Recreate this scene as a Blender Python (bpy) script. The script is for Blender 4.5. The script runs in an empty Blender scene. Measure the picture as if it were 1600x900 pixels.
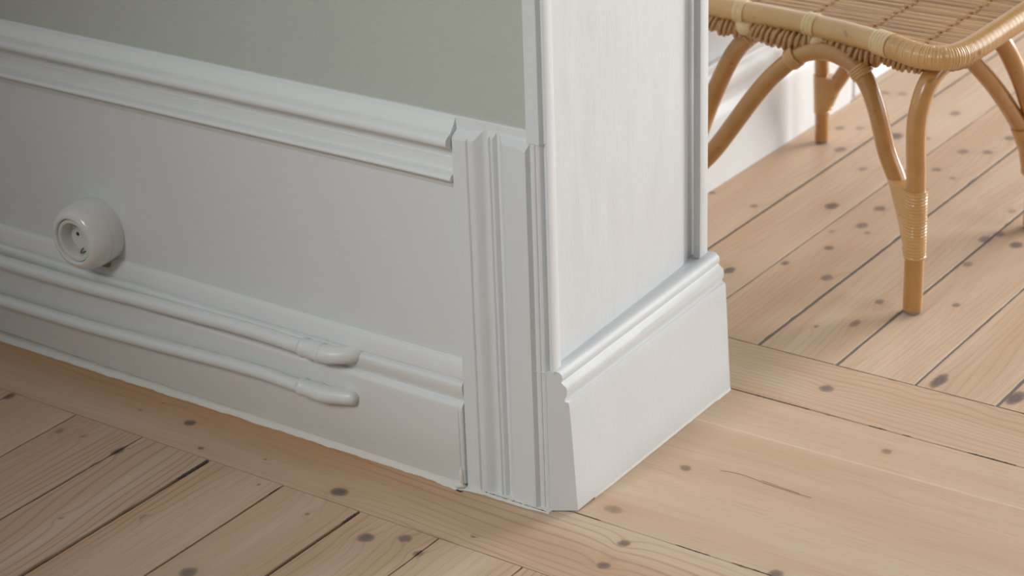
import bpy, bmesh, math, random
from mathutils import Vector, Matrix, noise
random.seed(4)
S = bpy.context.scene
COL = S.collection

# ------------------------------------------------------------------ camera
cam_d = bpy.data.cameras.new('camera'); cam = bpy.data.objects.new('camera', cam_d); COL.objects.link(cam)
cam_d.sensor_width = 36; cam_d.lens = 36 * 3412.8 / 1600; cam_d.clip_start = 0.05
R3 = Matrix([[0.8185948638, -0.2125215839, 0.5336075574], [0.5734390220, 0.3553066500, -0.7381902685], [-0.0327129486, 0.9102701582, 0.4127203680]])
M4 = R3.to_4x4(); M4.translation = Vector((1.27504474, -1.82727455, 1.3)); cam.matrix_world = M4
cam_d.dof.use_dof = True; cam_d.dof.focus_distance = 2.56; cam_d.dof.aperture_fstop = 6.3
S.camera = cam
# ------------------------------------------------------------------ view, world, daylight
S.view_settings.view_transform = 'Standard'; S.view_settings.look = 'None'
S.view_settings.gamma = 1; S.view_settings.exposure = 0.0; S.view_settings.use_curve_mapping = False
W = bpy.data.worlds.new('world'); S.world = W; W.use_nodes = True
W.node_tree.nodes['Background'].inputs[0].default_value = (1.0, 0.985, 0.935, 1)
W.node_tree.nodes['Background'].inputs[1].default_value = 0.155
def area(name, loc, target, sx, sy, power, color=(1, 1, 1), spread=180):
    l = bpy.data.lights.new(name, 'AREA'); l.shape = 'RECTANGLE'; l.size = sx; l.size_y = sy
    l.energy = power; l.color = color; l.spread = math.radians(spread)
    o = bpy.data.objects.new(name, l); COL.objects.link(o); o.location = loc
    o.rotation_euler = (Vector(target) - Vector(loc)).to_track_quat('-Z', 'Y').to_euler()
area('far_window_light', (1.7, 4.05, 1.35), (0.5, 0.6, 0.3), 2.2, 2.4, 195, (1.0, 0.99, 0.97))
area('side_window_light', (3.1, 1.3, 1.5), (0.0, 0.3, 0.2), 1.6, 1.6, 28, (0.97, 0.99, 1.0))
area('near_window_light', (-0.35, -2.8, 2.3), (0.16, 0.0, 0.42), 0.8, 0.8, 3.4, (0.98, 1.0, 0.985), 42)
area('left_window_light', (-2.6, -1.3, 1.7), (-0.5, 0.0, 0.3), 0.8, 1.4, 2.2, (0.96, 0.98, 1.0))

# ------------------------------------------------------------------ materials
def mat(name):
    m = bpy.data.materials.new(name); m.use_nodes = True
    nt = m.node_tree; return m, nt, nt.nodes['Principled BSDF']
def N(nt, t, **kw):
    n = nt.nodes.new(t)
    for k, v in kw.items(): setattr(n, k, v)
    return n
def setin(nt, sock, v):
    if hasattr(v, 'is_linked') or hasattr(v, 'node'): nt.links.new(v, sock)
    else: sock.default_value = v
def MA(nt, op, a, b=0.0, c=0.0, clamp=False):
    n = N(nt, 'ShaderNodeMath', operation=op, use_clamp=clamp)
    setin(nt, n.inputs[0], a); setin(nt, n.inputs[1], b); setin(nt, n.inputs[2], c); return n.outputs[0]
def VM(nt, op, a, b=(0, 0, 0)):
    n = N(nt, 'ShaderNodeVectorMath', operation=op); setin(nt, n.inputs[0], a); setin(nt, n.inputs[1], b)
    return n.outputs['Value'] if op in ('LENGTH', 'DISTANCE') else n.outputs[0]
def MIX(nt, f, a, b, bt='MIX'):
    n = N(nt, 'ShaderNodeMix', data_type='RGBA', blend_type=bt)
    setin(nt, n.inputs[0], f); setin(nt, n.inputs[6], a); setin(nt, n.inputs[7], b); return n.outputs[2]
def NO(nt, vec, scale, detail=3, rough=.5, dist=0.0):
    n = N(nt, 'ShaderNodeTexNoise'); nt.links.new(vec, n.inputs['Vector'])
    n.inputs['Scale'].default_value = scale; n.inputs['Detail'].default_value = detail
    n.inputs['Roughness'].default_value = rough; n.inputs['Distortion'].default_value = dist; return n.outputs[0]
def RAMP(nt, f, stops):
    n = N(nt, 'ShaderNodeValToRGB'); nt.links.new(f, n.inputs[0]); e = n.color_ramp.elements
    while len(e) < len(stops): e.new(0.5)
    for i, (p, c) in enumerate(stops): e[i].position = p; e[i].color = (*c, 1) if len(c) == 3 else c
    return n.outputs[0]
def BUMP(nt, h, strength, dist, prev=None):
    n = N(nt, 'ShaderNodeBump'); n.inputs['Strength'].default_value = strength; n.inputs['Distance'].default_value = dist
    nt.links.new(h, n.inputs['Height'])
    if prev is not None: nt.links.new(prev, n.inputs['Normal'])
    return n.outputs[0]

def paint(name, col, rough=.45, lump=.35, fine=.15, chips=0.0, brush=(1, 1, 1)):
    m, nt, b = mat(name)
    p = N(nt, 'ShaderNodeTexCoord').outputs['Object']
    big = NO(nt, p, 9, 3); c = MIX(nt, MA(nt, 'MULTIPLY', big, .12), (*col, 1), (col[0]*.86, col[1]*.86, col[2]*.85, 1))
    if chips:
        pc = NO(nt, p, 140, 2); msk = MA(nt, 'GREATER_THAN', pc, 0.775)
        c = MIX(nt, MA(nt, 'MULTIPLY', msk, chips), c, (.22, .2, .18, 1))
    nt.links.new(c, b.inputs['Base Color']); b.inputs['Roughness'].default_value = rough
    st = VM(nt, 'MULTIPLY', p, brush)
    n1 = BUMP(nt, NO(nt, st, 26, 4, .6), lump, .0022)
    n2 = BUMP(nt, NO(nt, st, 420, 2), fine, .0004, n1)
    nt.links.new(n2, b.inputs['Normal']); return m
WHITE = paint('white_gloss_paint', (.730, .756, .770), .50, .28, .12, .0)
WHITE_V = paint('white_paint_brushed_vertical', (.735, .76, .775), .40, .30, .2, 0, (1, 1, .22))
WHITE_H = paint('white_paint_brushed_horizontal', (.772, .788, .790), .36, .25, .15, 0, (.2, 1, 1))
DADO = paint('white_wall_paint', (.722, .748, .758), .55, .35, .25)
SAGE = paint('sage_green_wall_paint', (.50, .525, .475), .7, .45, .35)
CAULK = paint('old_caulk', (.74, .72, .67), .6, .8, .6)
CRACK, nt_, b_ = mat('dark_crack'); b_.inputs['Base Color'].default_value = (.035, .03, .026, 1); b_.inputs['Roughness'].default_value = .9
PALE = paint('pale_blue_wall_paint', (.74, .80, .85), .7, .3, .2)
GREYD = paint('grey_door_paint', (.42, .42, .42), .5, .2, .1)

def plain(name, col, rough=.4, spec=.5, coat=0, metal=0):
    m, nt, b = mat(name); p = N(nt, 'ShaderNodeTexCoord').outputs['Object']
    c = MIX(nt, MA(nt, 'MULTIPLY', NO(nt, p, 60, 2), .3), (*col, 1), (col[0]*.8, col[1]*.8, col[2]*.8, 1))
    nt.links.new(c, b.inputs['Base Color']); b.inputs['Roughness'].default_value = rough
    b.inputs['Specular IOR Level'].default_value = spec; b.inputs['Metallic'].default_value = metal
    b.inputs['Coat Weight'].default_value = coat; return m
PORC = plain('socket_porcelain', (.80, .795, .78), .22, .5, .3)
INSERT = plain('socket_insert_plastic', (.74, .74, .72), .3)
DARK = plain('dark_hole', (.01, .01, .01), .6)
BRASS = plain('tarnished_contact', (.16, .13, .09), .35, .5, 0, .7)
BROWN = plain('brown_wall_patch', (.33, .25, .16), .6)
RUBBER = plain('grey_plastic_glide', (.30, .28, .26), .6)

# knots: (x, y, half length, half width, darkness, axis) in metres on the floor; axis 0 along x, 1 along y
KN = [(-.778,-.128,.010,.006,.9,1),(-.65,-.162,.007,.005,.5,1),(-.613,-.157,.005,.004,.35,1),(-.547,-.163,.011,.006,.9,1),
 (-.521,-.058,.008,.0075,.95,0),(-.463,-.101,.0045,.004,.8,0),(-.244,-.095,.0125,.0095,1,0),(-.274,-.329,.012,.010,.8,1),(-.405,-.265,.006,.003,.3,1),
 (-.243,-.156,.004,.003,.5,1),(-.339,-.133,.003,.002,.7,1),(-.374,-.081,.0028,.002,.7,0),(-.602,-.065,.003,.003,.5,0),(-.589,-.035,.002,.002,.7,0),
 (-.488,-.319,.005,.003,.3,1),(-.15,-.162,.010,.010,.9,1),(-.11,-.139,.008,.008,.8,1),(-.077,-.158,.006,.006,.7,1),(-.045,-.095,.0035,.002,.8,0),
 (.11,-.015,.008,.0085,.85,0),(.116,-.067,.0085,.0075,.85,0),(.058,.043,.0125,.009,.45,0),(.079,.173,.008,.0065,.75,0),
 (.267,.337,.0065,.0065,.55,0),(.288,.019,.009,.009,.9,0),(.24,.544,.024,.009,1,1),(.343,.55,.022,.010,1,1),(.126,.449,.010,.010,.8,0),
 (-.155,1.006,.015,.011,1,1),(-.087,1.034,.011,.009,.85,1),(-.08,.96,.012,.009,.75,1),(-.06,.938,.006,.005,.5,1),(-.109,.916,.005,.005,.4,1),
 (-.083,.858,.009,.008,.8,1),(-.112,.776,.008,.006,.8,1),(-.036,.761,.011,.009,.75,1),(-.169,.711,.013,.008,1,1),(.066,.725,.009,.007,.75,1),
 (-.259,.945,.008,.006,.6,1),(-.343,.96,.007,.006,.8,1),(-.185,1.171,.010,.008,.5,1),(-.083,1.228,.009,.008,.65,1),(-.045,1.207,.006,.006,.45,1),
 (.101,1.005,.015,.010,.8,1),(.11,1.034,.012,.009,.75,1),(.148,1.008,.013,.010,.95,1),(.116,.907,.011,.008,.6,1),(.161,.77,.007,.006,.7,1),
 (.068,.645,.014,.006,.7,1),(.027,.608,.005,.004,.6,1),(.09,1.126,.010,.007,.4,1),(-.318,1.521,.010,.01,.5,1),(-.288,1.53,.010,.01,.5,1),
 (-.167,1.485,.013,.010,.6,1),(-.304,1.322,.011,.009,.6,1),(-.275,1.339,.009,.008,.4,1),(-.207,1.332,.018,.014,.95,1),(-.156,1.348,.008,.007,.5,1),
 (-.256,1.231,.014,.010,.7,1),(-.079,1.323,.012,.010,.7,1),(-.044,1.34,.010,.009,.7,1),(-.039,1.419,.012,.010,.7,1)]

def wood_floor():
    m, nt, b = mat('soap_washed_pine')
    pos = N(nt, 'ShaderNodeTexCoord').outputs['Object']
    uv = N(nt, 'ShaderNodeUVMap', uv_map='grain').outputs[0]
    bid = N(nt, 'ShaderNodeAttribute', attribute_name='board').outputs['Fac']
    sep = N(nt, 'ShaderNodeSeparateXYZ'); nt.links.new(uv, sep.inputs[0]); u, v = sep.outputs[0], sep.outputs[1]
    px = N(nt, 'ShaderNodeSeparateXYZ'); nt.links.new(pos, px.inputs[0])
    wob = N(nt, 'ShaderNodeTexNoise'); nt.links.new(pos, wob.inputs['Vector']); wob.inputs['Scale'].default_value = 90; wob.inputs['Detail'].default_value = 2
    wv = VM(nt, 'MULTIPLY', VM(nt, 'SUBTRACT', wob.outputs['Color'], (.5, .5, .5)), (.006, .006, 0))
    kp = VM(nt, 'ADD', VM(nt, 'MULTIPLY', pos, (1, 1, 0)), wv)
    dmin = None; mask = None
    for (x, y, a, c, dk, ax) in KN:
        sx, sy = (1/a, 1/c) if ax == 0 else (1/c, 1/a)
        d = VM(nt, 'LENGTH', VM(nt, 'MULTIPLY', VM(nt, 'SUBTRACT', kp, (x, y, 0)), (sx, sy, 0)))
        k = MA(nt, 'MULTIPLY_ADD', d, -dk, dk*1.12, clamp=False)          # >0 inside the knot
        k = MA(nt, 'MULTIPLY', k, 2.1)
        k = MA(nt, 'MINIMUM', k, dk)
        mask = k if mask is None else MA(nt, 'MAXIMUM', mask, k)
        dmin = d if dmin is None else MA(nt, 'MINIMUM', dmin, d)
    mask = MA(nt, 'MAXIMUM', mask, 0.0)
    near = MA(nt, 'POWER', 2.718, MA(nt, 'MULTIPLY', dmin, -.62))
    off = MA(nt, 'MULTIPLY', bid, 37.0)
    def gv(su, sv, ou=0.0):
        c = N(nt, 'ShaderNodeCombineXYZ')
        nt.links.new(MA(nt, 'MULTIPLY_ADD', u, su, off), c.inputs[0]); nt.links.new(MA(nt, 'MULTIPLY', v, sv), c.inputs[1])
        nt.links.new(MA(nt, 'ADD', off, ou), c.inputs[2]); return c.outputs[0]
    tone = NO(nt, gv(1.1, 13), 1, 3, .55)
    streak = NO(nt, gv(4, 60, 3.1), 1, 3, .6)
    fine = NO(nt, gv(14, 620, 1.3), 1, 2, .6)
    low = NO(nt, gv(1.5, 8, 8.2), 1, 1.5, .4)
    t = MA(nt, 'ADD', MA(nt, 'MULTIPLY', v, 85.0), MA(nt, 'MULTIPLY', low, 11.0))
    t = MA(nt, 'ADD', t, MA(nt, 'MULTIPLY', near, 1.7))
    t = MA(nt, 'ADD', t, MA(nt, 'MULTIPLY', streak, .22))
    saw = MA(nt, 'MULTIPLY_ADD', MA(nt, 'SINE', MA(nt, 'MULTIPLY', t, 6.2832)), .5, .5)
    ring = MA(nt, 'POWER', saw, 6.0)
    bcol = RAMP(nt, bid, [(0, (.60, .44, .310)), (.35, (.63, .465, .325)), (.7, (.595, .450, .325)), (1, (.645, .49, .355))])
    wash = RAMP(nt, NO(nt, gv(1.3, 17, 12.4), 1, 3, .6), [(.42, (0, 0, 0)), (.62, (1, 1, 1))])
    bcol = MIX(nt, MA(nt, 'MULTIPLY', wash, .38), bcol, (.66, .53, .42, 1))
    c = MIX(nt, RAMP(nt, tone, [(.35, (0, 0, 0)), (.65, (1, 1, 1))]), bcol, MIX(nt, 1.0, bcol, (.90, .83, .76, 1), 'MULTIPLY'))
    c = MIX(nt, MA(nt, 'MULTIPLY', RAMP(nt, streak, [(.45, (0, 0, 0)), (.75, (1, 1, 1))]), .45), c, MIX(nt, 1.0, c, (1.13, 1.13, 1.14, 1), 'MULTIPLY'))
    ringamt = MA(nt, 'MULTIPLY', RAMP(nt, NO(nt, gv(1.6, 7, 5.5), 1, 1), [(.4, (.15,)*3), (.62, (1,)*3)]), .55)
    ringamt = MA(nt, 'MULTIPLY', ringamt, N(nt, 'ShaderNodeAttribute', attribute_name='ringy').outputs['Fac'])
    c = MIX(nt, MA(nt, 'MULTIPLY', ring, ringamt), c, MIX(nt, 1.0, c, (.60, .46, .36, 1), 'MULTIPLY'))
    c = MIX(nt, MA(nt, 'MULTIPLY', RAMP(nt, fine, [(.48, (0, 0, 0)), (.70, (1, 1, 1))]), .36), c, MIX(nt, 1.0, c, (.72, .66, .60, 1), 'MULTIPLY'))
    halo = MA(nt, 'MULTIPLY', MA(nt, 'POWER', 2.718, MA(nt, 'MULTIPLY', dmin, -1.25)), 1.0, clamp=True)
    c = MIX(nt, MA(nt, 'MULTIPLY', halo, .8), c, MIX(nt, 1.0, c, (.74, .64, .56, 1), 'MULTIPLY'))
    rr_ = RAMP(nt, dmin, [(.0, (.20, .165, .15)), (.45, (.155, .125, .115)), (.62, (.24, .195, .17)), (.85, (.10, .078, .073)), (1, (.11, .08, .07))])
    kc = MIX(nt, NO(nt, pos, 260, 3), rr_, MIX(nt, 1.0, rr_, (.55, .52, .52, 1), 'MULTIPLY'))
    c = MIX(nt, MA(nt, 'MULTIPLY', mask, .90), c, kc)
    # old honey-coloured varnish left in a strip along the skirting of the near room
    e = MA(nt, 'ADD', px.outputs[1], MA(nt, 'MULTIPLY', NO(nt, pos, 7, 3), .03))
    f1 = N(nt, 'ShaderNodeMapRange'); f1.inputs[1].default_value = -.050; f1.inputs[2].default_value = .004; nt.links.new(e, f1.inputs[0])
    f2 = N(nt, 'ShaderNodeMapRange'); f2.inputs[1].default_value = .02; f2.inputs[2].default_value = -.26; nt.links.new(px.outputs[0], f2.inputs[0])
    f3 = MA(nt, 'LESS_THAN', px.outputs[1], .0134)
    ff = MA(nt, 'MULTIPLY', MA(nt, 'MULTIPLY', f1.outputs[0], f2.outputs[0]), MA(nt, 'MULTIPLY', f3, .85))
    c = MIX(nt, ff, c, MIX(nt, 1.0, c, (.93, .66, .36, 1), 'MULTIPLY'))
    # the pale lengthwise streak in the wide threshold board
    ly = MA(nt, 'ABSOLUTE', MA(nt, 'SUBTRACT', px.outputs[1], MA(nt, 'MULTIPLY_ADD', px.outputs[0], .012, .289)))
    lm = MA(nt, 'MULTIPLY', MA(nt, 'LESS_THAN', ly, .0022), .45)
    lm = MA(nt, 'MULTIPLY', lm, MA(nt, 'GREATER_THAN', px.outputs[0], -.05))
    lm = MA(nt, 'MULTIPLY', lm, MA(nt, 'LESS_THAN', px.outputs[1], .385))
    c = MIX(nt, lm, c, (.74, .60, .44, 1))
    nt.links.new(c, b.inputs['Base Color'])
    nt.links.new(MA(nt, 'MULTIPLY_ADD', fine, .12, .40), b.inputs['Roughness'])
    b.inputs['Specular IOR Level'].default_value = .32
    h = MA(nt, 'ADD', MA(nt, 'MULTIPLY', fine, .35), MA(nt, 'MULTIPLY', tone, 1.2))
    nt.links.new(BUMP(nt, h, .25, .0008), b.inputs['Normal'])
    return m
FLOOR = wood_floor()
SUBF = plain('gap_filler_grey', (.20, .175, .155), .9, .1)
SUBN = plain('dark_floor_gap', (.030, .024, .020), .95, .1)

def rattan(name, c1, c2, rough=.32, freq=40, spec=.5):
    m, nt, b = mat(name); p = N(nt, 'ShaderNodeTexCoord').outputs['Object']
    c = MIX(nt, NO(nt, p, freq, 4, .6), (*c1, 1), (*c2, 1))
    sp = MA(nt, 'GREATER_THAN', NO(nt, p, 55, 1), .73)
    c = MIX(nt, MA(nt, 'MULTIPLY', sp, .4), c, (.16, .08, .03, 1))
    nt.links.new(c, b.inputs['Base Color']); b.inputs['Roughness'].default_value = rough
    b.inputs['Specular IOR Level'].default_value = spec
    b.inputs['Coat Weight'].default_value = .9; b.inputs['Coat Roughness'].default_value = .2
    nt.links.new(BUMP(nt, NO(nt, p, 300, 2), .15, .0005), b.inputs['Normal']); return m
CANE = rattan('rattan_pole', (.42, .188, .047), (.57, .29, .088))
RIM = rattan('rattan_rim_pole', (.54, .30, .10), (.68, .42, .165), .36, 18)
WRAP = rattan('split_cane_wrap', (.54, .285, .09), (.66, .385, .145), .34)
TIE = rattan('pale_cane_tie', (.64, .43, .19), (.74, .54, .28), .4)
SLAT = rattan('rattan_slats', (.50, .265, .08), (.65, .385, .145), .33, 14)
nt_ = SLAT.node_tree; b_ = nt_.nodes['Principled BSDF']; src_ = b_.inputs['Base Color'].links[0].from_socket
at_ = N(nt_, 'ShaderNodeAttribute', attribute_name='tint').outputs['Fac']
nt_.links.new(MIX(nt_, at_, MIX(nt_, 1.0, src_, (.66, .55, .45, 1), 'MULTIPLY'), MIX(nt_, 1.0, src_, (1.18, 1.2, 1.25, 1), 'MULTIPLY')), b_.inputs['Base Color'])
COIL = rattan('dark_cane_coil', (.38, .18, .055), (.52, .28, .10), .38)

# ------------------------------------------------------------------ mesh helpers
def link(name, me, m, parent=None, smooth=35):
    o = bpy.data.objects.new(name, me); COL.objects.link(o)
    if m is not None: me.materials.append(m)
    if smooth:
        me.polygons.foreach_set('use_smooth', [True]*len(me.polygons)); me.set_sharp_from_angle(angle=math.radians(smooth))
    if parent is not None: o.parent = parent
    return o
def mesh(name, V, F):
    me = bpy.data.meshes.new(name); me.from_pydata(V, [], F); me.update()
    bm = bmesh.new(); bm.from_mesh(me); bmesh.ops.recalc_face_normals(bm, faces=bm.faces); bm.to_mesh(me); bm.free()
    return me
class MB:
    def __init__(s): s.V = []; s.F = []
    def add(s, V, F):
        k = len(s.V); s.V += [tuple(v) for v in V]; s.F += [tuple(i+k for i in f) for f in F]
    def box(s, a, b):
        (x0, y0, z0), (x1, y1, z1) = a, b
        s.add([(x0,y0,z0),(x1,y0,z0),(x1,y1,z0),(x0,y1,z0),(x0,y0,z1),(x1,y0,z1),(x1,y1,z1),(x0,y1,z1)],
              [(0,3,2,1),(4,5,6,7),(0,1,5,4),(1,2,6,5),(2,3,7,6),(3,0,4,7)])
    def loft(s, rings, caps=True, closed=True):
        n = len(rings[0]); V = [v for r in rings for v in r]; F = []
        for i in range(len(rings)-1):
            for j in range(n if closed else n-1):
                a, b = i*n+j, i*n+(j+1) % n; F.append((a, b, b+n, a+n))
        if caps: F.append(tuple(range(n-1, -1, -1))); F.append(tuple((len(rings)-1)*n+j for j in range(n)))
        s.add(V, F)
    def build(s, name, m, parent=None, smooth=35): return link(name, mesh(name, s.V, s.F), m, parent, smooth)
def catmull(P, per=8):
    P = [Vector(p) for p in P]; Q = [2*P[0]-P[1]] + P + [2*P[-1]-P[-2]]; out = []
    for i in range(1, len(Q)-2):
        for k in range(per):
            t = k/per; a, b, c, d = Q[i-1:i+3]
            out.append(.5*((2*b)+(c-a)*t+(2*a-5*b+4*c-d)*t*t+(3*b-a-3*c+d)*t**3))
    out.append(P[-1]); return out
def resample(P, step):
    L = [0]
    for i in range(1, len(P)): L.append(L[-1]+(P[i]-P[i-1]).length)
    n = max(2, int(L[-1]/step)); out = []; j = 0
    for k in range(n+1):
        s = L[-1]*k/n
        while j < len(L)-2 and L[j+1] < s: j += 1
        t = (s-L[j])/max(1e-9, L[j+1]-L[j]); out.append(P[j].lerp(P[j+1], min(1, max(0, t))))
    return out
def tube(mb, P, rad, seg=16, caps=True):
    P = [Vector(p) for p in P]; n = len(P); rings = []; up = None
    for i in range(n):
        t = (P[min(i+1, n-1)]-P[max(i-1, 0)]).normalized()
        if up is None:
            up = Vector((0, 0, 1)) if abs(t.z) < .9 else Vector((1, 0, 0))
        up = (up - t*up.dot(t)).normalized(); s = t.cross(up); r = rad(i/(n-1)) if callable(rad) else (rad[i] if isinstance(rad, (list, tuple)) else rad)
        rings.append([P[i]+(up*math.cos(2*math.pi*k/seg)+s*math.sin(2*math.pi*k/seg))*r for k in range(seg)])
    mb.loft(rings, caps)
def torus(mb, c, axis, R, r, seg=20, sub=8, squash=1.0):
    c = Vector(c); a = Vector(axis).normalized(); u = a.orthogonal().normalized(); w = a.cross(u); rings = []
    for i in range(seg+1):
        th = 2*math.pi*i/seg; d = u*math.cos(th)+w*math.sin(th)
        rings.append([c+d*(R+r*math.cos(2*math.pi*k/sub))+a*(r*squash*math.sin(2*math.pi*k/sub)) for k in range(sub)])
    mb.loft(rings, False)
def lathe(mb, prof, c, seg=64, caps=True):                                        # axis towards -y
    c = Vector(c); rings = [[c+Vector((math.cos(2*math.pi*k/seg)*r, -o, math.sin(2*math.pi*k/seg)*r)) for k in range(seg)] for r, o in prof]
    mb.loft(rings, caps)
def nz(x, y=0.0, z=0.0): return noise.noise(Vector((x, y, z)))
def struct(o, label, cat='trim'): o['kind'] = 'structure'; o['label'] = label; return o
def tag(o, label, cat, group=None):
    o['label'] = label; o['category'] = cat
    if group: o['group'] = group
    return o
def empty(name, loc):
    o = bpy.data.objects.new(name, None); COL.objects.link(o); o.location = loc; o.empty_display_size = .05; return o
def local(o, parent):                                                  # parts are modelled in room coordinates
    o.parent = parent; o.matrix_parent_inverse = Matrix.Translation(-Vector(parent.location)); return o

# ------------------------------------------------------------------ floor
def make_floor():
    bm = bmesh.new(); uvl = bm.loops.layers.uv.new('grain')
    la = bm.verts.layers.float.new('board'); lr = bm.verts.layers.float.new('ringy')
    def board(x0, x1, y0, y1, axis, g0, g1, bid, ringy=1.0, ends=(.0007, .0007)):
        # g0, g1: gap taken from the low / high long side
        L0, L1, A0, A1 = (x0, x1, y0, y1) if axis == 0 else (y0, y1, x0, x1)
        fineL = [(L0+ends[0])]
        st = .006
        a, b = max(L0+ends[0], -1.2), min(L1-ends[1], 2.2)
        k = a+st
        while k < b-.002:
            if k > fineL[-1]+.002: fineL.append(k)
            k += st
        fineL.append(L1-ends[1])
        prev = None
        for t in fineL:
            j0 = .00045*nz(t*60, bid*50)+.0008*nz(t*9, bid*31); j1 = .00045*nz(t*60, bid*70+5)+.0008*nz(t*9, bid*23+9)
            if nz(t*34, bid*17+3) > .52: j1 -= .0012
            k_ = 1.45 if axis else 1.15
            lo, hi = A0+g0*k_+j0*(g0 > 0), A1-g1*k_+j1*(g1 > 0)
            e = .0003
            row = []
            for (v, z) in ((lo, -.012), (lo, -e), (lo+e, 0), ((lo+hi)/2, .0002*nz(t*3, bid*9)), (hi-e, 0), (hi, -e), (hi, -.012)):
                vv = bm.verts.new((t, v, z) if axis == 0 else (v, t, z)); vv[la] = bid; vv[lr] = ringy; row.append((vv, t, v))
            if prev:
                for q in range(len(row)-1):
                    f = bm.faces.new([prev[q][0], prev[q+1][0], row[q+1][0], row[q][0]])
                    for lp, src in zip(f.loops, (prev[q], prev[q+1], row[q+1], row[q])): lp[uvl].uv = (src[1], src[2])
            else: pass
            prev = row
    def rnd(): return random.random()
    # near room, boards across
    J = [(-.898-.1175*5+.1175*i, .0008) for i in range(5)] + [(-.898, .0008), (-.781, .0007), (-.664, .0009), (-.547, .0010), (-.4325, .0022), (-.312, .0011), (-.194, .0017), (-.0773, .0008), (.040, .0008), (.157, .001), (.274, .001)] + [(.274+.117*(i+1), .001) for i in range(12)]
    for i in range(len(J)-1):
        board(J[i][0], J[i+1][0], -2.2, -.1178, 1, J[i][1], J[i+1][1], rnd(), 1.0, (0, .0011))
    board(-1.5, 2.4, -.1178, .0135, 0, .0007, .0008, .31, 1.0)
    board(-.3, 2.4, .0135, .3868, 0, .0004, .0017, .05, .30)
    board(-.5, 2.4, .3868, .5165, 0, .0006, .0006, .55, .6)
    Jf = [(-.575, .001), (-.462, .001), (-.349, .001), (-.236, .0021), (-.124, .0011), (-.012, .0020), (.1055, .0017), (.2188, .0014), (.332, .0018), (.445, .001)] + [(.445+.113*(i+1), .0012) for i in range(10)]
    for i in range(len(Jf)-1):
        board(Jf[i][0], Jf[i+1][0], .5165, 3.9, 1, Jf[i][1], Jf[i+1][1], rnd(), .42, (.0006, 0))
    bmesh.ops.recalc_face_normals(bm, faces=bm.faces)
    me = bpy.data.meshes.new('floor'); bm.to_mesh(me); bm.free()
    for p in me.polygons:
        pass
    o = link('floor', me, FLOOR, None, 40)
    # make sure the top faces up
    up = sum(p.normal.z*p.area for p in me.polygons)
    if up < 0: me.flip_normals()
    return o
struct(make_floor(), 'soap-washed pine floorboards with knots and dark gaps')
mb = MB(); mb.box((-1.6, .45, -.05), (2.5, 3.9, -.0011)); struct(mb.build('trim_1', SUBF, None, 0), 'grey filler in the board gaps of the far room')
mb = MB(); mb.box((-1.6, -2.3, -.05), (2.5, .4495, -.0060)); struct(mb.build('trim_2', SUBN, None, 0), 'dark bed seen through the floor gaps')

def ribbon(mb, P, w, z=.0004):
    P = [Vector((x, y, 0)) for x, y in P]; Q = resample(catmull(P, 6), .0015); n = len(Q); L = []; Rr = []
    for i, q in enumerate(Q):
        t = (Q[min(i+1, n-1)]-Q[max(i-1, 0)]).normalized(); s = Vector((-t.y, t.x, 0)); ww = w*(.25+1.5*abs(nz(q.x*260, q.y*260)))*min(1, (i+.2)/3, (n-i-.8)/3)
        L.append(q+s*ww); Rr.append(q-s*ww)
    V = [(p.x, p.y, zz) for zz in (z-.0006, z) for p in L+Rr]; F = []
    for i in range(n-1):
        a = 2*n; F += [(a+i, a+i+1, a+n+i+1, a+n+i), (i, n+i, n+i+1, i+1), (i, i+1, a+i+1, a+i), (n+i, a+n+i, a+n+i+1, n+i+1)]
    mb.add(V, F)
mb = MB()
for P, w in (([(.0255,.3856),(.08,.3862),(.1361,.3862)], .0011), ([(.2174,.3866),(.2423,.3866)], .0009), ([(.2641,.3866),(.2764,.3866)], .0009), ([(.3513,.3866),(.4139,.3866)], .0011),
             ([(.1615,.0138),(.185,.0132),(.2067,.0137)], .0008), ([(.235,.0137),(.2849,.0135)], .0006), ([(.0219,.0138),(.0594,.0140)], .0005),
             ([(-.4325,-.120),(-.4330,-.150),(-.4325,-.175)], .0022), ([(-.0775,-.150),(-.0773,-.160)], .0022), ([(-.312,-.125),(-.3125,-.145)], .0016), ([(-.194,-.122),(-.1942,-.150)], .0018), ([(-.547,-.150),(-.547,-.175)], .0020)):
    ribbon(mb, P, w, .00035)
struct(mb.build('trim_19', plain('gap_crumbs', (.075, .060, .048), .9), None, 0), 'dark chips and crumbs along the board joints')
mb = MB(); ribbon(mb, [(.1176,.1897),(.146,.1943),(.1834,.190),(.2187,.1884),(.2423,.1888)], .0002); ribbon(mb, [(.172,.1945),(.20,.1915),(.225,.1905)], .00014)
struct(mb.build('trim_20', plain('brown_hairline_split', (.24, .145, .085), .8), None, 0), 'fine brown split along the grain of the wide threshold board')

# ------------------------------------------------------------------ left wall
def zb(x): t = max(0.0, (-x-.12)/.8); return .006*t*t             # the skirting climbs a little to the left
def xs(x0, x1, step=.012):
    n = max(1, int((x1-x0)/step)); return [x0+(x1-.012-x0)*i/n for i in range(n)] + [x1-.0066, x1-.0056, x1-.0022, x1-.0012, x1]
def rail(name, prof, x0, x1, m, bend=False, amp=.0005, seed=0.0, yback=.03):
    pr_ = [(yback, prof[0][1])] + prof + [(yback, prof[-1][1])]; rings = []
    for x in xs(x0, x1)+([] if not bend else []):
        r = []
        for k, (y, z) in enumerate(pr_):
            w = 0 if k in (0, len(pr_)-1) else 1
            if bend and -.1243 < x < -.1200 and z < .105: y += .0022
            r.append((x, y + w*amp*nz(x*7+seed, z*30, seed), z + w*amp*.8*nz(x*9, z*25+seed, 4.2) + (zb(x) if bend else 0)))
        rings.append(r)
    mb = MB(); mb.loft(rings); return mb.build(name, m, None, 40)
def smooth_prof(P, per=4):
    return [(v.x, v.y) for v in catmull([(a, b, 0) for a, b in P], per)]

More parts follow.
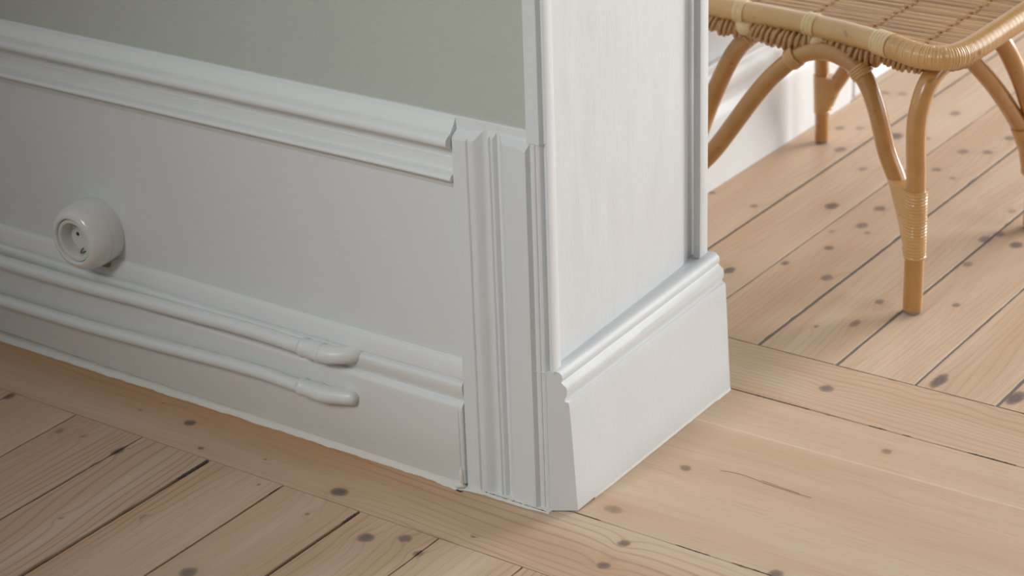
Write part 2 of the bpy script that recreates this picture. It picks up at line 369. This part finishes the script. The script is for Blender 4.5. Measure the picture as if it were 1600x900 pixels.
mb = MB(); mb.loft([[(x, y, z) for x, y in ((-2.3, .008), (-.0195, .008), (-.0195, .0195), (-.060, .0195), (-.060, .372), (-2.3, .372))] for z in (0, 2.7)]); struct(mb.build('wall_left', SAGE, None, 0), 'sage green painted wall above the white dado')
mb = MB()
mb.box((-2.3, .006, .1), (-.112, .0079, .4695)); struct(mb.build('trim_3', DADO, None, 0), 'plain off-white dado field between rail and skirting')
bull = smooth_prof([(.003,.4665),(.0005,.462),(-.003,.4575),(-.006,.4535),(-.0105,.4512),(-.0145,.4485),(-.0164,.444),(-.0153,.4395),(-.0098,.4362),(-.0030,.4335),(.0025,.4300),(.0046,.4262)], 3)
bead = smooth_prof([(-.0005,.4048),(-.004,.4043),(-.0080,.4030),(-.0104,.4008),(-.0109,.3982),(-.0088,.3958),(-.0045,.3942),(-.0008,.3930)], 3)
prof = [(.009,.4706),(.0052,.4706),(.0046,.4698),(.0046,.4688),(.0032,.4678)] + bull + [(.0046,.4222),(.0056,.4218),(.0056,.4196),(.0028,.4190),(.0022,.4060)] + bead + [(-.0008,.3912),(.0012,.3907),(.0012,.3884),(.0030,.3880),(.0030,.3858),(.0048,.3850),(.0058,.3820)]
struct(rail('trim_4', prof, -2.3, -.1185, WHITE_H), 'white moulded dado rail with bullnose and lower bead')
prof = [(.0060,.1668),(.0040,.1664),(.0016,.1640),(-.0006,.1590),(-.0026,.1520),(-.0038,.1460),(-.0038,.1440),(-.0008,.1428),(-.0008,.1412)] + \
    smooth_prof([(-.0048,.1402),(-.0072,.1370),(-.0074,.1320),(-.0058,.1255),(-.0036,.1200),(-.0024,.1165),(-.0020,.1148)], 3) + \
    [(-.0050,.1142),(-.0086,.1098),(-.0092,.1086),(-.0090,.1050),(-.0094,.0080),(-.0080,.0062)]
struct(rail('baseboard_left', prof, -2.3, -.1184, WHITE_H, True, .0008, 3.3), 'tall white moulded skirting board below the dado')

mb = MB(); mb.loft([[(x, .012, .448), (x, .0050, .448), (x, .0044+.0003*nz(x*60), .4698), (x, .0052, .4706), (x, .012, .4706)] for x in xs(-.1186, -.0200, .006)]); struct(mb.build('trim_17', WHITE_H, None, 40), 'thin ledge carrying the dado rail top across the casing')

# lumpy caulk between skirting and floor
mb = MB(); rings = []
for x in xs(-2.2, .0, .004):
    w = .0045+.0020*nz(x*26)+.0012*nz(x*90) + max(0, -x-.3)*.004
    bl = max(0, 1-((x+.130)/.035)**2); w += bl*(.0035+.002*nz(x*150))
    if x > -.10: w = (.0038+.0015*nz(x*120))*min(1, max(.1, (-x-.004)/.03))
    y0 = -.0092 if x < -.1262 else -.0058
    z0 = (.0064+.0008*nz(x*40, 3)) if x < -.12 else .0025
    rings.append([(x, .012, z0), (x, y0, z0), (x, y0-w*.45, z0*.75), (x, y0-w, .0012), (x, y0-w-.0004, .0003), (x, .012, .0003)])
mb.loft(rings); struct(mb.build('trim_5', CAULK, None, 60), 'ragged painted caulk line where skirting meets floor')

# plaster blob at the foot of the corner casing
mb = MB()
def blob(mb, c, r, seed=0):
    V = []; F = []; n, k = 14, 8
    for i in range(k+1):
        for j in range(n):
            th = math.pi*i/k; ph = 2*math.pi*j/n; d = Vector((math.sin(th)*math.cos(ph), math.sin(th)*math.sin(ph), math.cos(th)))
            q = 1+.35*nz(d.x*2+seed, d.y*2, d.z*2)
            V.append((c[0]+d.x*r[0]*q, c[1]+d.y*r[1]*q, c[2]+d.z*r[2]*q))
    for i in range(k):
        for j in range(n): a = i*n+j; b = i*n+(j+1) % n; F.append((a, b, b+n, a+n))
    mb.add(V, F)
blob(mb, (-.1235, -.0085, .012), (.0035, .0042, .016), 2)
blob(mb, (-.128, -.0105, .004), (.010, .0055, .0045), 5)
struct(mb.build('trim_6', CAULK, None, 80), 'lumpy filler at the foot of the corner casing')
mb = MB(); rings = []
for i, (x, y) in enumerate([(-.131,-.0145),(-.1255,-.0175),(-.1195,-.0185),(-.117,-.0170)]):
    h = .0009*(1 if i in (1, 2) else .3); rings.append([(x, y-h, .0004), (x, y+h, .0004), (x, y+h, .0011), (x, y-h, .0011)])
mb.loft(rings); struct(mb.build('trim_7', CRACK, None, 0), 'dark crack beside the filler at the casing foot')

mb = MB(); tube(mb, [(x, -.0060+.0006*nz(x*200), .0024+.0005*nz(x*150, 2)) for x in xs(-.092, -.004, .002)], lambda t: max(.00008, .0003+.0006*nz(t*23)), 6)
struct(mb.build('trim_18', CRACK, None, 0), 'fine dark crack along the casing foot')

# corner casing (fluted board)
cp = [(-.1182,.02),(-.1182,-.0050),(-.1172,-.0060),(-.0990,-.0060),(-.0982,-.0054),(-.0974,-.0034),(-.0964,-.0034),(-.0958,-.0048),(-.0946,-.0056)] + \
    smooth_prof([(-.0925,-.0056),(-.0890,-.0046),(-.0850,-.0012),(-.0810,.0028),(-.0770,.0046),(-.0745,.0048)], 3) + \
    [(-.0738,.0010),(-.0728,-.0008),(-.0706,-.0010),(-.0696,.0002),(-.0692,.0012),(-.0688,.0002),(-.0676,-.0010),(-.0654,-.0006),(-.0640,.0008)] + \
    smooth_prof([(-.0625,.0048),(-.0600,.0050),(-.0570,.0030),(-.0525,-.0012),(-.0490,-.0026)], 3) + \
    [(-.0240,-.0038),(-.0205,-.0050),(-.0188,-.0046),(-.0178,-.0024),(-.0162,.0018),(-.0140,.0024),(-.0128,.0000),(-.0100,.0008),(-.0092,.0024),(-.0080,.0024),(-.0072,.0014),(-.0045,.0024),(-.0030,.0046),(-.0022,.0075),(-.0022,.02)]
rings = []
for i in range(26):
    z = .0022 + (.447-.0022)*i/25
    rings.append([(x+.0003*nz(z*8, x*40), y+(0 if y > .015 else .0004*nz(z*7, x*30, 2)), z) for x, y in cp])
top = []
for x, y in cp: top.append((x, y, .447+min(.0195, max(0, (y+.0062))*1.35)))
rings.append(top)
mb = MB(); mb.loft(rings); struct(mb.build('trim_8', WHITE_V, None, 32), 'white fluted corner casing below the dado rail')
# white corner bead strip above the casing
mb = MB(); rings = []
for i in range(60):
    z = .4585+2.2*i/59
    w = .0003*nz(z*14)
    rings.append([(-.0206+w, .012, z), (-.0206+w, .0012, z), (-.0196+w, .0000, z), (-.0030, .0000, z), (-.0022, .0010, z), (-.0008, .0066, z), (.0046, .0080, z), (.0050, .012, z)])
mb.loft(rings); struct(mb.build('trim_9', WHITE_V, None, 40), 'narrow white corner strip beside the sage wall')
mb = MB(); mb.box((-.0022, .0080, .02), (.0048, .02, .459)); struct(mb.build('trim_10', WHITE_V, None, 0), 'shaded white fillet between casing and jamb')
# hairline cracks in the corner paint
mb = MB()
for (x, y, z0, z1) in [(.0052,.0079,.490,.505),(.0050,.0079,.472,.484),(.0054,.0079,.462,.467),(.0052,.0079,.455,.458)]:
    P = [(x+.0006*nz(z*400), y, z) for z in [z0+(z1-z0)*i/8 for i in range(9)]]; tube(mb, P, .00045, 6)
for (x, y, z0, z1) in [(.0006,.0079,.150,.170),(-.0014,.0079,.172,.182)]:
    P = [(x+.0003*nz(z*300), y, z) for z in [z0+(z1-z0)*i/8 for i in range(9)]]; tube(mb, P, .00022, 6)
struct(mb.build('trim_11', CRACK, None, 0), 'dark hairline cracks in the corner paint')

# ------------------------------------------------------------------ jamb (end of the wall)
def jx(y): return .0068 - .049*y                                       # front plane of the jamb frame
Y1 = .3800
mb = MB(); rings = []
for i in range(41):
    y = .002+(Y1-.004)*i/40
    rings.append([(-.012, y, .12), (jx(y)-.0125, y, .12), (jx(y)-.0125+.0002*nz(y*30), y, 2.7), (-.012, y, 2.7)])
mb = MB()
V = []; F = []; ny, nzz = 50, 60
for i in range(ny+1):
    for j in range(nzz+1):
        y = .0195+(Y1-.0225)*i/ny; z = .13+.70*j/nzz if j < nzz else 2.7
        # slightly bellied panel, hollowed beside the far frame strip
        d = max(0, (y-.322)/.034); V.append((jx(y)-.0105-.0055*min(1, d)**1.6+.0006*nz(y*16, z*7)+.0003*nz(y*50, z*22), y, z))
for i in range(ny):
    for j in range(nzz): a = i*(nzz+1)+j; F.append((a, a+nzz+1, a+nzz+2, a+1))
k = len(V); V += [(-.07, .0195, .13), (-.07, .0195, 2.7), (-.07, Y1-.003, .13), (-.07, Y1-.003, 2.7)]
F += [tuple([k, k+1] + [nzz-j for j in range(nzz+1)]), tuple([k+3, k+2] + [ny*(nzz+1)+j for j in range(nzz+1)]), (k, k+2, k+3, k+1)]
mb.add(V, F); struct(mb.build('wall_right', WHITE_V, None, 40), 'white painted panel of the door jamb')
def strip(name, y0, y1, z0, label, r=.0012):
    mb = MB(); rings = []
    for i in range(50):
        z = z0+(2.6-z0)*i/49; w = .0002*nz(z*20, y0)
        rings.append([(-.02, y0 if y0 > .1 else .0086, z), (jx(y0)-r*(1 if y0 > .1 else 1.8)+w, y0 if y0 > .1 else .0086, z), (jx(y0)-r*.3+w, y0+r*.3, z), (jx(y0)+w, y0+r, z), (jx(y1)+w, y1-r, z), (jx(y1)-r*.3, y1-r*.3, z), (jx(y1)-r, y1, z), (-.02, y1, z)])
    mb.loft(rings); return struct(mb.build(name, WHITE_V, None, 70), label)
strip('trim_12', -.0008, .0190, .184, 'near upright frame strip of the door jamb')
strip('trim_13', .3580, Y1, .187, 'far upright frame strip of the door jamb')
# jamb skirting: same moulding lofted along the slightly skewed wall, end cut on a slant
nearp = [(-.020,.1806),(-.0015,.1814),(.0008,.1822),(.0052,.1840),(.0090,.1838),(.0116,.1822),(.0137,.1786),(.0146,.1745),(.0128,.1702),(.0146,.1672),(.0176,.1636),(.0184,.1590),(.0179,.1530),(.0158,.1482),(.0158,.1456),(.0193,.1438),(.0202,.1400),(.0206,.1305),(.0221,.1021),(.0248,.0344),(.0262,.0030),(.0258,.0016)]
dfar = [(-.036,.1856),(-.0180,.1862),(-.0160,.1866),(-.0118,.1880),(-.0050,.1888),(-.0013,.1880),(.0030,.1835),(.0037,.1790),(.0022,.1742),(.0042,.1717),(.0090,.1685),(.0100,.1630),(.0096,.1580),(.0076,.1535),(.0078,.1515),(.0117,.1493),(.0128,.1455),(.0132,.1350),(.0150,.1050),(.0184,.0400),(.0208,.0030),(.0204,.0014)]
mb = MB(); rings = []
n = 46
for i in range(n+1):
    t = i/n; r = []
    for k, ((xa, za), (xb, zb_)) in enumerate(zip(nearp, dfar)):
        ya = max(-.0002, xa*.625)
        x = xa+(xb-xa)*t; z = za+(zb_-za)*t; y = ya+(.3835-ya)*t
        if 0 < i < n: x += .0004*nz(y*14, z*30); z += .0004*nz(y*18, z*20, 5)
        r.append((x, y, z))
    ye = 0.0+.3835*t
    r += [(-.0022 if i == 0 else -.0022-.014*t, ye, .0014), (-.0022-.014*t, ye, .18+.006*t)]
    rings.append(r)
mb.loft(rings); struct(mb.build('baseboard_right', WHITE, None, 38), 'moulded white skirting block round the end of the wall')
# thin caulk under the jamb skirting
mb = MB(); rings = []
for i in range(70):
    t = .10+.90*i/69; x = .0262+(.0208-.0262)*t; y = .0163+(.3835-.0163)*t
    w = (.0012+.0010*abs(nz(t*30))+.0012*(t > .9))*min(1, (t-.08)*8)
    rings.append([(x-.004, y, .0004), (x+w, y-w, .0004), (x+.0002, y, .0036), (x-.004, y, .0036)])
mb.loft(rings); struct(mb.build('trim_14', CAULK, None, 60), 'thin ragged caulk under the jamb skirting')

# ------------------------------------------------------------------ far room wall, skirting, door
XW = -.372
mb = MB(); mb.box((XW-.15, .372, 0), (XW, 1.46, 2.7)); struct(mb.build('wall_far', PALE, None, 0), 'pale wall of the far room behind the chair')
pf = [(0,.2000),(.004,.2010),(.0085,.1990),(.0105,.1940),(.0100,.1870),(.0080,.1830)] + smooth_prof([(.0090,.1800),(.0150,.1740),(.0190,.1660),(.0190,.1560),(.0160,.1480),(.0135,.1400),(.0130,.1300)],3) + [(.0150,.1250),(.0205,.1180),(.0225,.1100),(.0220,.0900),(.0250,.0030),(.0250,.0004),(0,.0004)]
mb = MB(); mb.loft([[(XW+d, y, z) for d, z in pf] for y in (.385, .8, 1.2, 1.445)]); struct(mb.build('baseboard_far', WHITE, None, 38), 'white moulded skirting along the far room wall')
mb = MB()
cs = [(1.440,0),(1.440,.022),(1.452,.026),(1.462,.024),(1.466,.018),(1.474,.018),(1.478,.022),(1.515,.022),(1.520,.026),(1.535,.026),(1.535,0)]
mb.loft([[(XW+d-.005, y, z) for y, d in cs] for z in (.0004, 1.0, 2.1)]); struct(mb.build('trim_15', WHITE, None, 30), 'white door casing at the end of the far wall')
mb = MB(); mb.box((XW-.10, 1.535, .016), (XW-.055, 2.45, 2.05)); struct(mb.build('door_1', GREYD, None, 0), 'grey door beyond the white casing')
mb = MB(); mb.loft([[(XW-.10, y, .0004), (XW+.004, y, .0004), (XW-.002, y, .014), (XW-.10, y, .016)] for y in (1.535, 2.45)]); struct(mb.build('trim_16', WHITE, None, 30), 'low white threshold below the grey door')

# ------------------------------------------------------------------ wall socket
so = tag(empty('wall_socket', (-.7140, .006, .2060)), 'round white surface-mounted power socket on the dado above the skirting', 'wall socket')
c = (-.7140, .006, .2060)
mb = MB(); lathe(mb, [(.0445,.0),(.0452,.002),(.0455,.022),(.0449,.0222),(.0449,.0227),(.0453,.0229),(.0448,.030),(.0436,.037),(.0414,.043),(.0380,.0475),(.0345,.0498),(.0318,.0505),(.0305,.0500),(.0298,.0485),(.0296,.0440),(.0296,.0280),(.001,.0280)], c, 72)
local(mb.build('housing', PORC), so)
mb = MB(); lathe(mb, [(.0290,.0442),(.0290,.0462),(.0280,.0474),(.0262,.0478),(.0240,.0474),(.0231,.0464),(.0226,.0445),(.0222,.0300),(.0003,.0300)], c, 72, False)
# open cup: the wall of the well is part of the insert
local(mb.build('insert', INSERT), so)
mb = MB()
for dx in (-.0095, .0095):
    r = []
    for k in range(16): a = 2*math.pi*k/16; r.append((c[0]+dx+.0027*math.cos(a), .0, c[2]+.0010+.0027*math.sin(a)))
    mb.loft([[(x, c[1]-.0295, z) for x, _, z in r], [(x, c[1]-.0303, z) for x, _, z in r]])
local(mb.build('pin_hole', DARK), so)
for s in (1, -1):
    mb = MB(); P = [(c[0]+.002+dx, c[1]-o, c[2]+s*(.0212-q)) for dx, o, q in [(-.004,.0305,.004),(-.004,.034,.0018),(-.001,.038,.0006),(.002,.036,.0014),(.005,.0320,.003),(.007,.0305,.0055)]]
    tube(mb, catmull(P, 5), .0009, 8); local(mb.build('earth_clip', BRASS), so)
mb = MB(); mb.box((c[0]+.004, -.006, c[2]-.0475), (c[0]+.020, .0058, c[2]-.041)); local(mb.build('brown_patch', BROWN), so)  # small added block standing in for the brown patch on the wall below the socket

# ------------------------------------------------------------------ pipes on the skirting
def pipe(name, P, r, coup, end, label):
    root = tag(empty(name, (P[-1][0], P[-1][1], P[-1][2])), label, 'pipe')
    Q = resample(catmull(P, 10), .008); mb = MB()
    Q = [q+Vector((0, .0005*nz(q.x*8), .0007*nz(q.x*6, 3))) for q in Q]
    tube(mb, Q, lambda t: r*(1+.03*nz(t*40)), 20); local(mb.build('pipe_run', WHITE_H, None, 60), root)
    (ca, cb) = coup; a, b = Vector(ca), Vector(cb); mb = MB(); n = 26
    def rr(t):
        e = min(t, 1-t); base = r*1.27 if e > .12 else r*(1.02+.25*(e/.12))
        return base + (.0011 if (.06 < t < .2 or .72 < t < .90) else 0) - (.0022 if t > .95 else 0)
    tube(mb, [a.lerp(b, i/n) for i in range(n+1)], rr, 20); mb.V = [(v[0], v[1]+.0003*nz(v[0]*300, v[2]*200), v[2]+.0013*nz(v[0]*150, v[1]*170)) for v in mb.V]
    local(mb.build('coupling', WHITE_H, None, 70), root)
    mb = MB(); E, er = end; Q = catmull(E, 8); tube(mb, Q, er, 20)
    mb.V = [(v[0], v[1], v[2]+.0007*nz(v[0]*110, v[1]*110)) for v in mb.V]
    local(mb.build('elbow', WHITE_H, None, 70), root)
pipe('heating_pipe', [(-2.2,-.020,.150),(-1.2,-.020,.136),(-.8865,-.020,.1290),(-.646,-.020,.1325),(-.4466,-.020,.1372),(-.368,-.020,.1358),(-.33,-.020,.1352)], .0094,
     ((-.354,-.0205,.1357), (-.315,-.0205,.1352)), ([(-.322,-.0205,.1352),(-.312,-.0203,.1352),(-.303,-.0185,.1356),(-.293,-.0140,.1364),(-.284,-.0070,.1374),(-.279,.003,.1382)], lambda t: .0120*(1-.16*t)),
     'upper white-painted pipe along the skirting, elbow turning into the wall')
pipe('heating_pipe', [(-2.2,-.020,.085),(-1.2,-.020,.072),(-.900,-.020,.0688),(-.6566,-.020,.0728),(-.4545,-.020,.0812),(-.375,-.020,.0795),(-.34,-.020,.0785)], .0086,
     ((-.362,-.0200,.0793), (-.322,-.0198,.0785)), ([(-.330,-.0198,.0785),(-.320,-.0193,.0784),(-.305,-.017,.0790),(-.288,-.0135,.0800),(-.277,-.0095,.0805)], lambda t: .0118*(1-.22*t)*(1 if t < .8 else max(.05, 1-((t-.8)/.2)**2)**.5)),
     'lower white-painted pipe along the skirting, capped end tapering into the board')

# ------------------------------------------------------------------ rattan chair
ch = tag(empty('rattan_chair', (-.08, .93, 0)), 'honey-coloured rattan chair with slatted seat and cane-bound legs standing in the far room', 'chair')
def part(mb, name, m, sm=45): return local(mb.build(name, m, None, sm), ch)
ZR = .372
rim = [(-.330,.800,ZR),(-.300,.788,ZR),(-.243,.776,ZR),(-.147,.773,ZR),(-.04,.762,ZR),(.048,.741,ZR),(.100,.7235,ZR-.001),(.132,.721,ZR-.001),(.151,.738,ZR-.001),(.160,.780,ZR),(.162,.850,ZR+.001),(.162,.952,ZR+.001),(.160,1.05,ZR+.001),(.152,1.12,ZR+.001),(.120,1.150,ZR),(.0,1.19,ZR),(-.2,1.235,ZR),(-.290,1.245,ZR),(-.332,1.225,ZR),(-.350,1.15,ZR),(-.355,1.0,ZR),(-.353,.88,ZR),(-.345,.82,ZR),(-.330,.800,ZR)]
RP = resample(catmull(rim, 8), .006)
mb = MB(); tube(mb, RP, .0158, 20, False); part(mb, 'seat_rim', RIM)
# wound cane over the rounded corner and the right side
W0 = [p for p in RP if p.x > .062 and p.y < 1.13]
W0 = resample(W0, .0007); mb = MB()
tube(mb, W0, [.0163+.0009*abs(math.sin(math.pi*i*.0007/.0033)) for i in range(len(W0))], 20); part(mb, 'rim_wrap', WRAP, 60)
def ring_on_rim(xc, width, wob, name='rim_tie'):
    seg = [p for p in RP if abs(p.x-xc) < .06 and p.y < .9]; seg = resample(seg, .0006)
    seg = [p for p in seg if abs(p.x-xc) < width/2]; mb = MB(); L = len(seg)
    tube(mb, seg, [.0172+.0007*abs(math.sin(math.pi*i/L*wob)) for i in range(L)], 20); o = part(mb, name, TIE, 60); o['label'] = 'pale cane tie'; return seg[L//2]
T = [ring_on_rim(-.187, .017, 2), ring_on_rim(-.071, .019, 3), ring_on_rim(.050, .027, 5)]
# coiled cane bolsters below the rim, between the ties
def coil(P, r0, n, first=True):
    mb = MB(); Q = catmull(P, 10); L = len(Q)
    tube(mb, Q, lambda t: r0*.92*(1-.30*t), 14)
    n = int(n*1.15)
    for i in range(n):
        t = (i+.3)/n; k = min(L-2, int(t*(L-1))); p = Q[k]; d = (Q[k+1]-Q[k]).normalized()
        d2 = (d+Vector((0, .30, -.30+.12*math.sin(i*1.7)))).normalized()
        torus(mb, p+Vector((0, 0, .0008*math.sin(i*2.1))), d2, r0*(1-.30*t**2)*(.98+.05*math.sin(i*2.3)), .0031, 24, 10, 1.0)
    part(mb, 'cane_coil', COIL, 60)
coil([(-.275,.780,.360),(-.250,.776,.353),(-.213,.770,.348),(-.180,.772,.348)], .0145, 12)
coil([(-.178,.778,.354),(-.158,.772,.351),(-.135,.765,.349),(-.108,.758,.348),(-.086,.756,.349),(-.064,.760,.352)], .0150, 12)
coil([(-.060,.772,.354),(-.042,.765,.351),(-.015,.759,.349),(.010,.755,.348),(.032,.753,.350),(.052,.755,.352)], .0150, 12)
coil([(.058,.752,.352),(.080,.748,.350),(.103,.750,.351),(.122,.760,.353),(.140,.776,.354)], .0135, 12)
coil([(.140,.762,.352),(.150,.780,.353),(.152,.810,.355),(.152,.850,.356)], .0075, 14)
# the larger scroll that leaves each tie
for p in T[:2]:
    mb = MB(); Q = catmull([p+Vector((.000, -.004, -.015)), p+Vector((.008, -.010, -.020)), p+Vector((.017, -.008, -.019)), p+Vector((.023, .000, -.016))], 6)
    tube(mb, Q, lambda t: .0105*(1-.25*abs(t-.4))*(.8 if t > .95 else 1), 16); part(mb, 'tie_scroll', TIE, 60)
# seat: slats along x, bound across in rows
mb = MB(); y = .784; i = 0
def seat_span(y):
    xs_ = []
    for a, b in zip(RP, RP[1:]):
        if (a.y-y)*(b.y-y) <= 0 and a.y != b.y: xs_.append(a.x+(b.x-a.x)*(y-a.y)/(b.y-a.y))
    return (min(xs_), max(xs_)) if len(xs_) > 1 else (None, None)
rows = [-.285, -.185, -.085, .015, .1045]
SL = []; TINT = []
y = .745
while y < 1.22:
    a, b = seat_span(y)
    if a is not None and b-a > .06:
        r = .0037+.0004*random.random()
        z = ZR+.0035+.0008*random.random()
        P = [Vector((a+.004+(b-a-.008)*k/16, y+.0006*nz(k*.7, y*90), z+.0012*math.sin(math.pi*((a+(b-a)*k/16+.085)/.1))*(.5 if i % 2 else -.5))) for k in range(17)]
        SL.append(y); n0 = len(mb.V); tube(mb, P, r, 8); TINT += [random.random()]*(len(mb.V)-n0)
    y += .0082; i += 1
so_ = part(mb, 'seat_slats', SLAT, 60)
at = so_.data.attributes.new('tint', 'FLOAT', 'POINT'); at.data.foreach_set('value', TINT)
for x in rows:
    mb = MB(); k = 0
    for yy in SL[::2]:
        a, b = seat_span(yy)
        if a+.015 < x < b-.012:
            torus(mb, (x+.0035*(-1)**k*.5, yy+.0041, ZR+.0034), (1, .25*(-1)**k, 0), .0066, .0019, 14, 6); k += 1
    tube(mb, [(x, .76, ZR-.004), (x, 1.0, ZR-.004), (x, 1.21, ZR-.004)], .005, 10)
    part(mb, 'slat_binding', COIL, 60)
# under-seat bearers joining the arches
# legs
def leg(post, r, foot, wrap0, wrap1, branch, lbl=None):
    """post: points from the floor up; branch(z) gives the centre of the slanting branch between the wrap heights"""
    mb = MB(); Q = resample(catmull(post, 8), .006); L = len(Q)
    tube(mb, Q, r, 18); lg = part(mb, 'leg', CANE, 45)
    q0 = Vector(post[0]); mb = MB(); tube(mb, [(q0.x, q0.y, .0003), (q0.x, q0.y, .0015), (q0.x, q0.y, .009)], [r*.80, r*.88, r*.92], 18)
    g = mb.build('foot_glide', RUBBER, None, 45); g.parent = lg
    # wrap: hull of post and branch circles
    mb = MB(); rings = []; n = int((wrap1-wrap0)/.0009)
    def at(Q, z):
        for a, b in zip(Q, Q[1:]):
            if (a.z-z)*(b.z-z) <= 0 and abs(a.z-b.z) > 1e-6: return a.lerp(b, (z-a.z)/(b.z-a.z))
        return Q[0] if abs(Q[0].z-z) < abs(Q[-1].z-z) else Q[-1]
    B = [Vector(p) for p in branch]
    for i in range(n+1):
        z = wrap0+(wrap1-wrap0)*i/n; a = at(Q, z); b = at(B, z) if z > B[0].z else a
        rr_ = r+.0010+.0012*abs(math.sin(math.pi*(z-wrap0)/.0046))**.6; rb = rr_*.93
        d = Vector((b.x-a.x, b.y-a.y)); dd = d.length; th = math.atan2(d.y, d.x) if dd > 1e-6 else 0
        ring = []
        for k in range(28):
            ang = 2*math.pi*k/28; cx_, cy_ = math.cos(ang), math.sin(ang)
            o_, q_ = (a, rr_) if math.cos(ang-th) < 0 or dd < 1e-4 else (b, rb)
            if dd < .006: o_ = a; q_ = rr_ if math.cos(ang-th) < 0 else rr_+dd*math.cos(ang-th)
            ring.append((o_.x+q_*cx_, o_.y+q_*cy_, z))
        rings.append(ring)
    mb.loft(rings); w = mb.build('leg_wrap', WRAP, None, 60); w.parent = lg; w['label'] = 'wound cane binding'
    return lg
A = [(.1195,.7170,.006),(.1190,.7170,.08),(.1170,.7165,.18),(.1120,.7190,.265),(.1130,.7250,.300),(.1170,.7370,.328),(.1230,.7580,.345),(.1290,.790,.350),(.134,.83,.350),(.136,.87,.350),(.131,.912,.348),(.1300,.931,.343),(.138,.945,.322),(.147,.967,.285),(.149,1.005,.235),(.144,1.050,.17),(.1420,1.075,.10)]
leg(A[:10], .0137, None, .083, .183, [(.1185,.7185,.083),(.1165,.720,.092),(.098,.733,.135),(.0755,.744,.185),(.05,.745,.24)])
leg([(.142,1.080,.006),(.1420,1.078,.08),(.144,1.055,.17),(.149,1.005,.235),(.147,.967,.285),(.138,.945,.322),(.130,.928,.343),(.132,.90,.349)], .0135, None, .083, .172, [(.138,1.074,.09),(.136,1.060,.13),(.131,1.035,.172),(.125,1.01,.21)])
leg([(-.290,.742,.006),(-.289,.744,.05),(-.282,.754,.096),(-.269,.780,.15),(-.257,.803,.21),(-.231,.803,.27),(-.210,.800,.305),(-.185,.79,.330),(-.165,.80,.345),(-.16,.86,.350)], .0135, None, .045, .115, [(-.286,.746,.05),(-.262,.745,.12),(-.21,.745,.17)])
leg([(-.299,1.247,.006),(-.300,1.247,.06),(-.302,1.246,.12),(-.302,1.240,.20),(-.300,1.225,.28),(-.296,1.18,.34),(-.29,1.13,.352)], .0120, None, .052, .118, [(-.296,1.247,.06),(-.272,1.247,.118),(-.26,1.247,.14)])
def brace(P, r):
    mb = MB(); tube(mb, resample(catmull(P, 8), .006), r, 18); part(mb, 'arched_brace', CANE, 45)
brace([(.1165,.720,.098),(.098,.733,.138),(.0765,.744,.178),(.0575,.745,.219),(.040,.745,.276),(.022,.746,.313),(-.003,.750,.334),(-.040,.752,.343),(-.079,.750,.334),(-.114,.746,.304),(-.149,.745,.262),(-.216,.745,.166),(-.268,.745,.110),(-.285,.746,.08)], .0130)
brace([(.139,1.070,.100),(.133,1.048,.155),(.128,1.018,.195),(.120,.952,.262),(.100,.895,.322),(.07,.90,.345),(.0,1.0,.350),(-.10,1.10,.350),(-.19,1.20,.30),(-.239,1.247,.163),(-.258,1.247,.135),(-.272,1.247,.112),(-.290,1.247,.085)], .0125)
# bindings where the front arch meets the bearers
for cpt, ax in (((-.090,.749,.3275), (.75, 0, .65)), ((.012,.748,.325), (.65, 0, -.75)), ((-.185,.787,.333), (.4, .5, .5))):
    mb = MB()
    for k in range(4):
        torus(mb, Vector(cpt)+Vector(ax).normalized()*(k-1.5)*.0040, ax, .0140, .0024, 20, 8, 1.1)
    part(mb, 'brace_binding', WRAP, 60)
for P in ([(-.095,.752,.345),(-.11,.82,.352),(-.12,1.0,.354),(-.12,1.21,.354)], [(.030,.750,.340),(.035,.80,.352),(.04,1.0,.354),(.04,1.16,.354)]):
    mb = MB(); tube(mb, resample(catmull(P, 8), .01), .0095, 14); part(mb, 'seat_bearer', CANE, 45)
